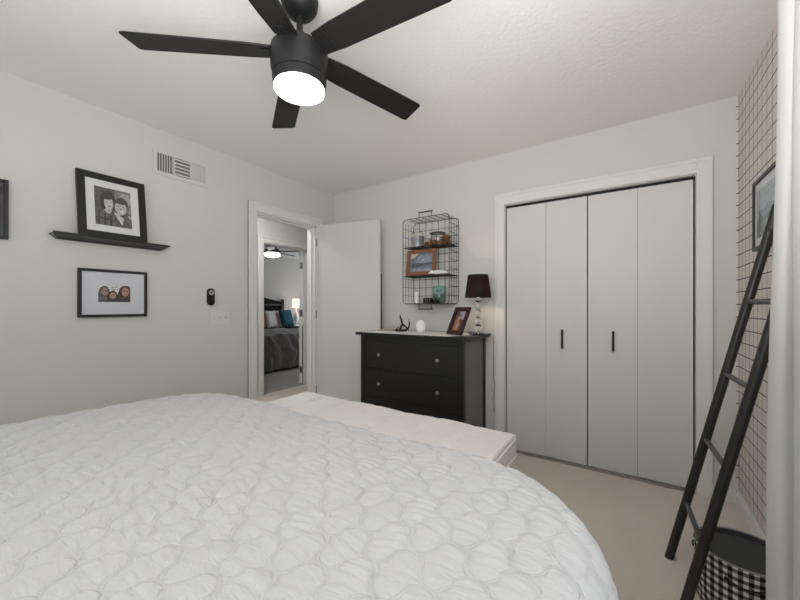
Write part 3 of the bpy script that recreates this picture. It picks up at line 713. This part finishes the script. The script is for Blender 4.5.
def leafpile(name, label, cx, cy, cz, rx, ry, h, n, cols, cat, skip=None):
    m = MB()
    for k in range(n):
        a = random.uniform(0, 6.28); q = random.random()**.5; hh_ = random.random()*h*(1-.6*q); c = Vector((cx+rx*q*cos(a), cy+ry*q*sin(a), cz+.006+hh_))
        rot = Euler((random.uniform(-1.2, 1.2), random.uniform(-1.2, 1.2), random.uniform(0, 6.28))).to_matrix(); s_ = random.uniform(.012, .022)
        pts = [rot @ Vector((p[0]*s_, p[1]*s_, p[2]*s_)) for p in ((-1,0,0),(-.4,.5,.15),(.4,.45,.2),(1,0,0),(.4,-.45,.2),(-.4,-.5,.15),(0,0,-.1))]
        pts = [c+p for p in pts]
        for p in pts: p.z = max(p.z, cz+.001); p.y = min(p.y, 2.828)
        m.cur = random.randrange(len(cols)); m.add(pts, [(0,1,6),(1,2,6),(2,3,6),(3,4,6),(4,5,6),(5,0,6)])
    return m
leaf_cols = [noisy('dried_brown', (.16,.075,.035), (.25,.12,.05), 30, .7, 0), noisy('dried_rust', (.28,.09,.03), (.36,.14,.05), 30, .7, 0), noisy('dried_dark', (.05,.03,.02), (.09,.05,.03), 30, .7, 0), noisy('dried_olive', (.10,.10,.05), (.14,.13,.06), 30, .7, 0)]
dl = thing('dried_leaves', 'rust and brown dried leaves in front of the glass jar on the wire shelf', 'dried plant', (-1.40, 2.70, SH1))
leafpile('', '', -1.46, 2.678, SH1, .080, .014, .05, 60, leaf_cols, '').build('leaf_cluster', leaf_cols, dl)
leafpile('', '', -1.335, 2.700, SH1, .040, .035, .115, 90, leaf_cols, '').build('leaf_cluster', leaf_cols, dl)

ORW = noisy('orange_brown_wood', (.20,.075,.032), (.29,.12,.055), 10, .4, .05, .001, 60, vec=(1,1,6), coat=.2)
picE = [((.16,.18,.23), None), ((.55,.50,.42), [(.02,.72),(.02,.98),(.38,.98),(.24,.80)]), ((.26,.30,.38), [(.25,.5),(.4,.9),(.75,.95),(.98,.6),(.98,.45),(.6,.4)]), ((.09,.10,.12), [(0,.35),(.2,.5),(.6,.45),(1,.5),(1,.38),(.5,.3),(.1,.25)]),
        ((.30,.31,.37), [(.1,.05),(.2,.22),(.5,.15),(.9,.2),(.95,.03)]), ((.45,.47,.52), [(.5,.55),(.58,.72),(.66,.55)]), ((.38,.22,.20), [(.86,.75),(.88,.92),(.96,.94),(.95,.72)])]
frame('photo_frame', 'orange-brown wooden frame with a blue-grey photo on the middle tier of the wire shelf', 'picture frame', (-1.578, 2.690, SH2+.001), (R(-7), 0, 0), .300, .236, .032, .016, None, picE, fm=ORW)
m = MB(); fx, fy, fz = -1.375, 2.660, SH2+.0005
m.tube([(fx-.055, fy, fz+.018), (fx-.03, fy, fz+.020), (fx+.01, fy, fz+.019), (fx+.05, fy, fz+.017), (fx+.075, fy, fz+.012)], [.013, .017, .017, .015, .006], 10)
m.ball((fx-.070, fy-.003, fz+.022), .018, 12, (1.1, .9, .9)); m.tube([(fx-.085, fy-.004, fz+.02), (fx-.1, fy-.006, fz+.013)], [.010, .005], 8)
for q in (-.04, .045):
    for s in (-.008, .008): m.tube([(fx+q, fy+s, fz+.012), (fx+q-.008, fy+s, fz+.004)], [.006, .004], 6)
tag(m.build('dog_figurine', CER, origin=(fx, fy, SH2), smooth=True), 'low white ceramic figurine lying in front of the orange-brown frame', 'figurine')
tag(MB().lathe([(.016, 0), (.016, .002), (.015, .004), (.015, .095), (.012, .100), (.001, .101)], (-1.625, 2.70, wsz0+.006), 16).build('white_candle', CER, origin=(-1.625, 2.70, wsz0+.006), smooth=True), 'slim white candle on the bottom tier of the wire shelf', 'candle')
m = MB()
m.prism(rrect(-1.507, wsz0+.006+.024, .078, .047, .008, 3), .04, lambda u, v, w: (u, 2.675+w, v)); m.cur = 1
for q in range(4): m.tube([(-1.537+q*.02, 2.674, wsz0+.012), (-1.537+q*.02, 2.674, wsz0+.048)], .003, 6)
tag(m.build('decorative_box', [BLACKM, DSTEEL], origin=(-1.507, 2.695, wsz0+.006), bevel=.001), 'small dark ribbed box on the bottom tier of the wire shelf', 'box')
picF = [((.16,.27,.25), None), ((.22,.36,.33), [(0,.55),(0,1),(1,1),(1,.6),(.5,.5)]), ((.09,.15,.13), [(.1,0),(.2,.3),(.5,.38),(.9,.25),(1,0)]), ((.42,.42,.36), [(.45,.35),(.5,.55),(.62,.5),(.6,.33)]), ((.12,.20,.18), [(.2,.65),(.75,.72),(.75,.8),(.2,.75)])]
frame('art_card', 'teal green unframed art card on the bottom tier of the wire shelf', 'art card', (-1.428, 2.745, wsz0+.007), (R(-6), 0, 0), .112, .152, .003, .004, None, picF, fm=mat('teal_edge', (.12,.2,.18), .6), inset=.0005)
m = MB()
for q, hh_ in ((-1.452, .028), (-1.425, .045), (-1.400, .030)): m.lathe([(.010, 0), (.014, .008), (.012, hh_*.6), (.006, hh_*.8), (.008, hh_)], (q, 2.69, wsz0+.006), 14)
tag(m.build('dark_figurine', BLACKM, origin=(-1.425, 2.69, wsz0+.006), smooth=True), 'little dark triple ornament in front of the teal art card', 'ornament')

# ------------------------------------------------------------------ ceiling fan
FXc, FYc = -1.122, .944
fan = thing('ceiling_fan', 'black five-blade ceiling fan with a lit round light', 'ceiling fan', (FXc, FYc, CH))
MB().lathe([(.072, CH), (.074, CH-.02), (.070, CH-.048), (.055, CH-.070), (.030, CH-.083), (.016, CH-.086)], (FXc, FYc, 0), 36).build('canopy', BLACKM, fan, smooth=True)
MB().lathe([(.0125, CH-.08), (.0125, 2.26)], (FXc, FYc, 0), 16).build('downrod', BLACKM, fan, smooth=True)
MB().lathe([(.016, 2.290), (.030, 2.280), (.034, 2.240), (.055, 2.226), (.098, 2.219), (.111, 2.213), (.1135, 2.203), (.112, 2.135), (.106, 2.113), (.1055, 2.105)], (FXc, FYc, 0), 48).build('motor_housing', BLACKM, fan, smooth=True)
lk = MB().lathe([(.1045, 2.103), (.1055, 2.097), (.103, 2.072), (.1005, 2.066)], (FXc, FYc, 0), 48).build('light_ring', BLACKM, fan, smooth=True)
lens = [(.0990, 2.066), (.0990, 2.056)]+[(.0990*cos(a), 2.054-.014*sin(a)) for a in [pi/2*i/8 for i in range(8)]]+[(.001, 2.040)]
MB().lathe(lens, (FXc, FYc, 0), 48).build('light_lens', mat('lit_lens', (.9,.9,.88), .4, emit=(1,.96,.90), estr=3.6), fan, smooth=True)
poly = [(.105, -.048), (.20, -.056), (.625, -.064), (.635, -.060), (.639, -.054), (.645, .054), (.641, .060), (.627, .064), (.20, .056), (.105, .048)]
for k, a in enumerate((76, 148, 220, 292, 4)):
    mt = Matrix.Translation((FXc, FYc, 2.206)) @ Matrix.Rotation(R(a), 4, 'Z') @ Matrix.Rotation(R(-12), 4, 'X')
    MB().prism(poly, .007, lambda u, v, w: mt @ Vector((u, v, w-.003))).build('blade', BLADE, fan, bevel=.002)
    m = MB()
    m.box(.085, .150, -.022, .022, -.008, -.003, mt); m.build('blade_bracket', BLACKM, fan, bevel=.001)

# ------------------------------------------------------------------ ladder
ld = thing('blanket_ladder', 'black blanket ladder leaning on the grid wallpaper wall', 'ladder', (.144, 1.88, 0))
LA = Vector((.144, 0, .0)); LT = Vector((.500, 0, 1.60)); dirL = (LT-LA).normalized(); nrm = Vector((dirL.z, 0, -dirL.x))
LADM = noisy('black_painted_wood', (.018,.018,.018), (.030,.029,.028), 6, .38, .1, .001, 50, vec=(6,6,1))
for y, ox in ((2.06, 0), (1.712, .016)):
    e0, e1 = Vector((LA.x+ox, y, 0)), Vector((LT.x+ox*.4, y, LT.z))
    r0 = .0175; m = MB(); n = 20; d = (e1-e0).normalized(); a1 = d.cross(Vector((0,1,0))).normalized(); vs = []
    for p, cut in ((e0, True), (e1, False)):
        for j in range(n):
            q = p+(Vector((0,1,0))*cos(2*pi*j/n)+a1*sin(2*pi*j/n))*r0
            if cut: q = q-d*(q.z/d.z)
            vs.append(q)
    m.add(vs, [(j, (j+1) % n, n+(j+1) % n, n+j) for j in range(n)]+[tuple(range(n))[::-1], tuple(range(n, 2*n))]); m.build('rail', LADM, ld, smooth=True)
for hz in (.28, .585, .885, 1.20, 1.50):
    c = LA+dirL*(hz/dirL.z)
    MB().tube([(c.x+.014, 1.712, c.z), (c.x, 2.06, c.z)], .010, 12).build('rung', noisy('dark_grey_metal', (.05,.05,.05), (.07,.07,.07), 9, .4), ld, smooth=True)

# ------------------------------------------------------------------ gingham basket
hb = thing('gingham_basket', 'round black and white gingham storage basket behind the ladder', 'basket', (.362, 1.885, 0))
GING = mat('gingham_cloth', (.5,.5,.5), .85, spec=.2); t = NT(GING); tc = t.n('ShaderNodeTexCoord'); gu, gv_, _ = t.xyz(tc.outputs['UV'])[:3]
su = t.m('GREATER_THAN', t.m('FRACT', t.m('DIVIDE', gu, .0285)), .5); sv = t.m('GREATER_THAN', t.m('FRACT', t.m('DIVIDE', gv_, .0285)), .5)
sm = t.m('MULTIPLY', t.m('ADD', su, sv), .5)
rm = t.n('ShaderNodeValToRGB'); t.t.links.new(sm, rm.inputs[0]); rm.color_ramp.interpolation = 'CONSTANT'
rm.color_ramp.elements[0].color = (.012,.012,.013,1); rm.color_ramp.elements[1].position = .4; rm.color_ramp.elements[1].color = (.15,.15,.15,1)
e = rm.color_ramp.elements.new(.9); e.color = (.72,.72,.71,1); t.col(rm.outputs[0])
bcx, bcy, br0, br1, bh = .366, 1.885, .142, .148, .222
nb, nz = 72, 12; vs = []; fs = []; uvs = []
for j in range(nz+1):
    h_ = bh*j/nz; r_ = br0+(br1-br0)*j/nz
    for i in range(nb+1):
        a = 2*pi*i/nb; rr_ = r_+.002*sin(a*5+h_*20); vs.append((bcx+rr_*cos(a), bcy+rr_*sin(a), h_+.001)); uvs.append((a*br1, h_))
for j in range(nz):
    for i in range(nb): p = j*(nb+1)+i; fs.append((p, p+1, p+nb+2, p+nb+1))
me = bpy.data.meshes.new('basket_body'); me.from_pydata([(x-bcx, y-bcy, z) for x, y, z in vs], [], fs); me.materials.append(GING)
uvl = me.uv_layers.new(name='UVMap')
for l in me.loops: uvl.data[l.index].uv = uvs[l.vertex_index]
me.polygons.foreach_set('use_smooth', [True]*len(me.polygons))
ob = bpy.data.objects.new('basket_body', me); C.objects.link(ob); ob.parent = hb
LIN = noisy('dark_grey_lining', (.045,.047,.050), (.06,.062,.065), 20, .9, .2, .002, 200)
MB().lathe([(br0-.006, .002), (br0-.006, .010), (br1-.006, bh-.001), (br1-.003, bh)], (bcx, bcy, 0), 72, cap=False).lathe([(br0-.004, 0), (br0-.004, .002)], (bcx, bcy, .002), 72).build('lining', LIN, hb, smooth=True)
m = MB(); m.tube([(bcx+(br1-.001)*cos(2*pi*i/64), bcy+(br1-.001)*sin(2*pi*i/64), bh+.002) for i in range(64)], .0032, 8, closed=True); m.build('rim', noisy('grey_piping', (.25,.25,.25), (.3,.3,.3), 30, .7), hb, smooth=True)
# dark pad set just below the rim like a flush lid
MB().lathe([(br1-.010, .12), (br1-.010, .204), (br1-.02, .211), (.06, .214), (.001, .214)], (bcx, bcy, 0), 48).build('insert_pad', LIN, hb, smooth=True)
for a0 in (R(262), R(150)):
    m = MB(); pts = []
    for i in range(13):
        s = i/12; a = a0+(s-.5)*.75; pts.append((bcx+(br1+.004+.012*sin(pi*s))*cos(a), bcy+(br1+.004+.012*sin(pi*s))*sin(a), bh-.052-.006*sin(pi*s)+.010*(s-.5)))
    m.tube(pts, .0032, 6)
    for q in (pts[0], pts[-1]): m.ball(q, .007, 10)
    m.build('strap_handle', BLACKM, hb, smooth=True)

# ------------------------------------------------------------------ curtain
CUR = mat('white_curtain_cloth', (.84,.84,.83), .9, spec=.1); t = NT(CUR); v = t.coord(scale=(1,1,.12)); t.bump(t.noise(v, 90, 3), .15, .002)
trn = t.n('ShaderNodeBsdfTranslucent'); trn.inputs[0].default_value = (.62,.62,.62,1); mxs = t.n('ShaderNodeMixShader'); mxs.inputs[0].default_value = .25
o_ = t.t.nodes['Material Output']; t.t.links.new(t.b.outputs[0], mxs.inputs[1]); t.t.links.new(trn.outputs[0], mxs.inputs[2]); t.t.links.new(mxs.outputs[0], o_.inputs[0])
cr = thing('curtain', 'white floor-length curtain at the right edge beside the ladder', 'curtain', (.385, 1.2, 0))
m = MB(); nu, nv_ = 150, 30; vs = []
for j in range(nv_+1):
    h_ = .02+2.29*j/nv_
    yend = 1.522-.105*(h_/2.31); ystart = .98
    for i in range(nu+1):
        s = i/nu; ph = s*2*pi*3.5+1.0
        y = ystart+(yend-ystart)*s+.018*sin(2*ph+.6)
        x = .372+(.030+.006*sin(s*7))*cos(ph+.25*sin(h_*1.3))+.006*sin(h_*3+s*9)
        vs.append((x, y, h_))
fs = [(j*(nu+1)+i, j*(nu+1)+i+1, (j+1)*(nu+1)+i+1, (j+1)*(nu+1)+i) for j in range(nv_) for i in range(nu)]
m.add(vs, fs); pn = m.build('curtain_panel', CUR, cr, smooth=True); sd = pn.modifiers.new('thick', 'SOLIDIFY'); sd.thickness = .0015
rd = thing('curtain_rod', 'black curtain rod above the side window', 'curtain rod', (.375, .7, 2.33))
MB().tube([(.375, -.25, 2.335), (.375, 1.50, 2.335)], .011, 12).build('rod', BLACKM, rd, smooth=True)
for y in (-.265, 1.515): MB().ball((.375, y, 2.335), .022, 14).build('finial', BLACKM, rd, smooth=True)
for y in (-.05, 1.20): MB().tube([(.375, y, 2.322), (.42, y, 2.318), (RX, y, 2.318)], .006, 8).build('bracket', BLACKM, rd, smooth=True)

# ------------------------------------------------------------------ added hall light and far bedroom
hl = thing('added_hall_light', 'unseen flush ceiling light added to brighten the hall', 'ceiling light', (-3.46, 2.2, CH))  # out-of-view lamp added to brighten the hall
MB().lathe([(.15, CH), (.155, CH-.02), (.150, CH-.025)], (-3.46, 2.2, 0), 32).build('light_base', STEEL, hl, smooth=True)
MB().lathe([(.145, CH-.025), (.13, CH-.05), (.08, CH-.07), (.001, CH-.078)], (-3.46, 2.2, 0), 32).build('light_dome', mat('added_hall_dome', (.9,.9,.88), .4, emit=(1,.98,.95), estr=64), hl, smooth=True)

f2 = thing('far_ceiling_fan', 'dark ceiling fan with a lit light in the bedroom across the hall', 'ceiling fan', (-5.70, 4.14, CH))
fx, fy = -5.70, 4.14
MB().lathe([(.03, CH), (.06, CH-.02), (.05, CH-.06), (.05, CH-.09), (.08, CH-.13), (.13, CH-.18), (.15, CH-.21), (.15, CH-.243)], (fx, fy, 0), 32).build('motor_housing', DSTEEL, f2, smooth=True)
MB().lathe([(.130, CH-.245), (.145, CH-.26), (.135, CH-.30), (.08, CH-.32), (.001, CH-.325)], (fx, fy, 0), 32).build('light_bowl', mat('far_bowl', (.9,.9,.9), .4, emit=(1,.97,.93), estr=6), f2, smooth=True)
for a in (33, 105, 177, 249, 321):
    mt = Matrix.Translation((fx, fy, CH-.215)) @ Matrix.Rotation(R(a), 4, 'Z') @ Matrix.Rotation(R(12), 4, 'X')
    MB().prism([(.13, -.03), (.22, -.06), (.62, -.07), (.62, .07), (.22, .06), (.13, .03)], .016, lambda u, v, w: mt @ Vector((u, v, w))).build('blade', BLADE, f2, bevel=.002)

b2 = thing('far_bed', 'bed with an arched black headboard in the bedroom across the hall', 'bed', (-6.35, 4.6, 0))
m = MB(); hy0, hy1 = 3.62, 5.66; arch = [(hy0, .3)]+[(hy0+(hy1-hy0)*i/24, 1.30+.16*max(0, sin(pi*i/24))**1.6) for i in range(25)]+[(hy1, .3)]
m.prism(arch, .04, lambda u, v, w: (-7.41+w, u, v)); m.build('headboard', noisy('matte_black_wood', (.006,.006,.006), (.010,.010,.010), 6, .75, .05, .001, 60, spec=.15), b2, bevel=.006)
m = MB(); m.box(-7.372, -7.340, hy1-.06, hy1+.02, 0, 1.36); m.box(-7.372, -7.340, hy0-.02, hy0+.06, 0, 1.36); m.box(-7.374, -7.352, hy0, hy1, 1.20, 1.245); m.build('headboard_posts', BLACKW, b2, bevel=.004)
B((-7.34, -5.40, 3.66, 5.62, .28, .62)).build('mattress', mat('far_mattress', (.6,.6,.6), .8), b2, bevel=.04)
B((-7.34, -5.44, 3.70, 5.58, .05, .275)).build('bed_base', BLACKW, b2, bevel=.01)
GREY = mat('charcoal_comforter', (.075,.073,.07), .9, sheen=.3); t = NT(GREY); v = t.coord(rot=(0, 0, R(35)), scale=(1,1,1))
wv = t.n('ShaderNodeTexWave'); t.t.links.new(v, wv.inputs[0]); wv.inputs['Scale'].default_value = 2.2; wv.inputs['Distortion'].default_value = 6; wv.inputs['Detail'].default_value = 3
t.bump(wv.outputs['Fac'], 1.0, .05); t.col(t.mix(t.noise(v, 4, 3), (.10,.097,.092), (.15,.146,.138)))
m = MB(); n0, n1 = 60, 90; vs = []
for i in range(n0+1):
    for j in range(n1+1):
        s = i/n0; q = j/n1; y = 3.60+2.08*q; wv_ = .02*sin(y*14+s*5)+.012*sin(y*31+s*3)
        if s < .55: x = -7.0+s/.55*1.62; z = .66+.012*sin(x*7+y*5)+.01*sin(y*11)
        else:
            k = (s-.55)/.45; x = -5.38+.07*sin(k*pi/2)+wv_*k*1.3; z = .66-.62*k**1.15+.012*sin(y*11)*(1-k)
        vs.append((x, y, z))
m.add(vs, [(i*(n1+1)+j, i*(n1+1)+j+1, (i+1)*(n1+1)+j+1, (i+1)*(n1+1)+j) for i in range(n0) for j in range(n1)])
cf = m.build('comforter', GREY, origin=(-6.2, 4.6, .6), smooth=True); sd = cf.modifiers.new('t', 'SOLIDIFY'); sd.thickness = .025; sd.offset = -1
tag(cf, 'charcoal grey comforter hanging to the floor in the bedroom across the hall', 'comforter')
def pillow(y, x, w, h, col, tilt, label, z=.67, rz=0):
    m = MB(); n = 16; vs = []
    for sgn in (1, -1):
        for i in range(n+1):
            for j in range(n+1):
                a, b = -1+2*i/n, -1+2*j/n; th = .075*((1-a**4)*(1-b**4))**.5
                pin = 1-.07*(abs(a)*abs(b))**2+.05*(a*a+b*b-1)*0
                vs.append((sgn*th, a*w/2*(1-.06*(1-b*b)*abs(a)), h/2+b*h/2*(1-.06*(1-a*a)*abs(b))))
    k = (n+1)**2; fs = []
    for i in range(n):
        for j in range(n):
            p = i*(n+1)+j; q = p+n+1; fs += [(p, q, q+1, p+1), (k+p, k+p+1, k+q+1, k+q)]
    m.add(vs, fs)
    o = m.build('pillow', noisy('pillow_'+label.split()[0], col, tuple(c*.8 for c in col), 9, .9, .2, .003, 40), smooth=True)
    o.location = (x, y, z); o.rotation_euler = (0, R(tilt), rz); o.modifiers.new('w', 'WELD').merge_threshold = .0008
    return tag(o, label, 'pillow', 'pillows on the far bed')
pillow(4.79, -7.06, .36, .44, (.36,.15,.07), -18, 'rust pillow at the left of the far bed pillows')
pillow(5.13, -7.03, .31, .44, (.70,.69,.67), -20, 'white pillow between the rust and teal ones on the far bed', rz=0)
pillow(5.475, -6.91, .36, .44, (.010,.075,.115), -20, 'teal blue pillow on the far bed', z=.69, rz=0)
pillow(5.50, -7.17, .34, .42, (.62,.47,.43), -12, 'blush pillow behind the teal one on the far bed')
ns = thing('nightstand', 'black nightstand beside the far bed', 'nightstand', (-7.15, 5.93, 0))
B((-7.38, -6.95, 5.72, 6.15, .12, .66)).build('body', BLACKW, ns, bevel=.005)
B((-7.39, -6.93, 5.70, 6.17, .661, .685)).build('top_board', BLACKW, ns, bevel=.004)
for x in (-7.36, -6.99):
    for y in (5.74, 6.11): B((x-.018, x+.018, y-.018, y+.018, 0, .119)).build('leg', BLACKW, ns)
nl = thing('bedside_lamp', 'small lit lamp with a white shade beside the far bed', 'lamp', (-7.15, 5.90, .685))
MB().lathe([(.07, .686), (.07, .70), (.02, .72), (.05, .80), (.07, .90), (.05, 1.0), (.015, 1.06), (.012, 1.16)], (-7.15, 5.90, 0), 24).build('lamp_body', CER, nl, smooth=True)
LSH = mat('lit_white_shade', (.85,.8,.72), .8, emit=(1,.80,.60), estr=1.3)
MB().lathe([(.105, 1.14), (.095, 1.38)], (-7.15, 5.90, 0), 28, cap=False).build('lamp_shade', LSH, nl, smooth=True)
MB().ball((-7.15, 5.90, 1.24), .03, 12).build('bulb', mat('far_bulb', (1,.9,.8), .4, emit=(1,.75,.5), estr=25), nl, smooth=True)

for o in list(bpy.data.objects):
    for k in ('_local', '_o'):
        if k in o.keys(): del o[k]
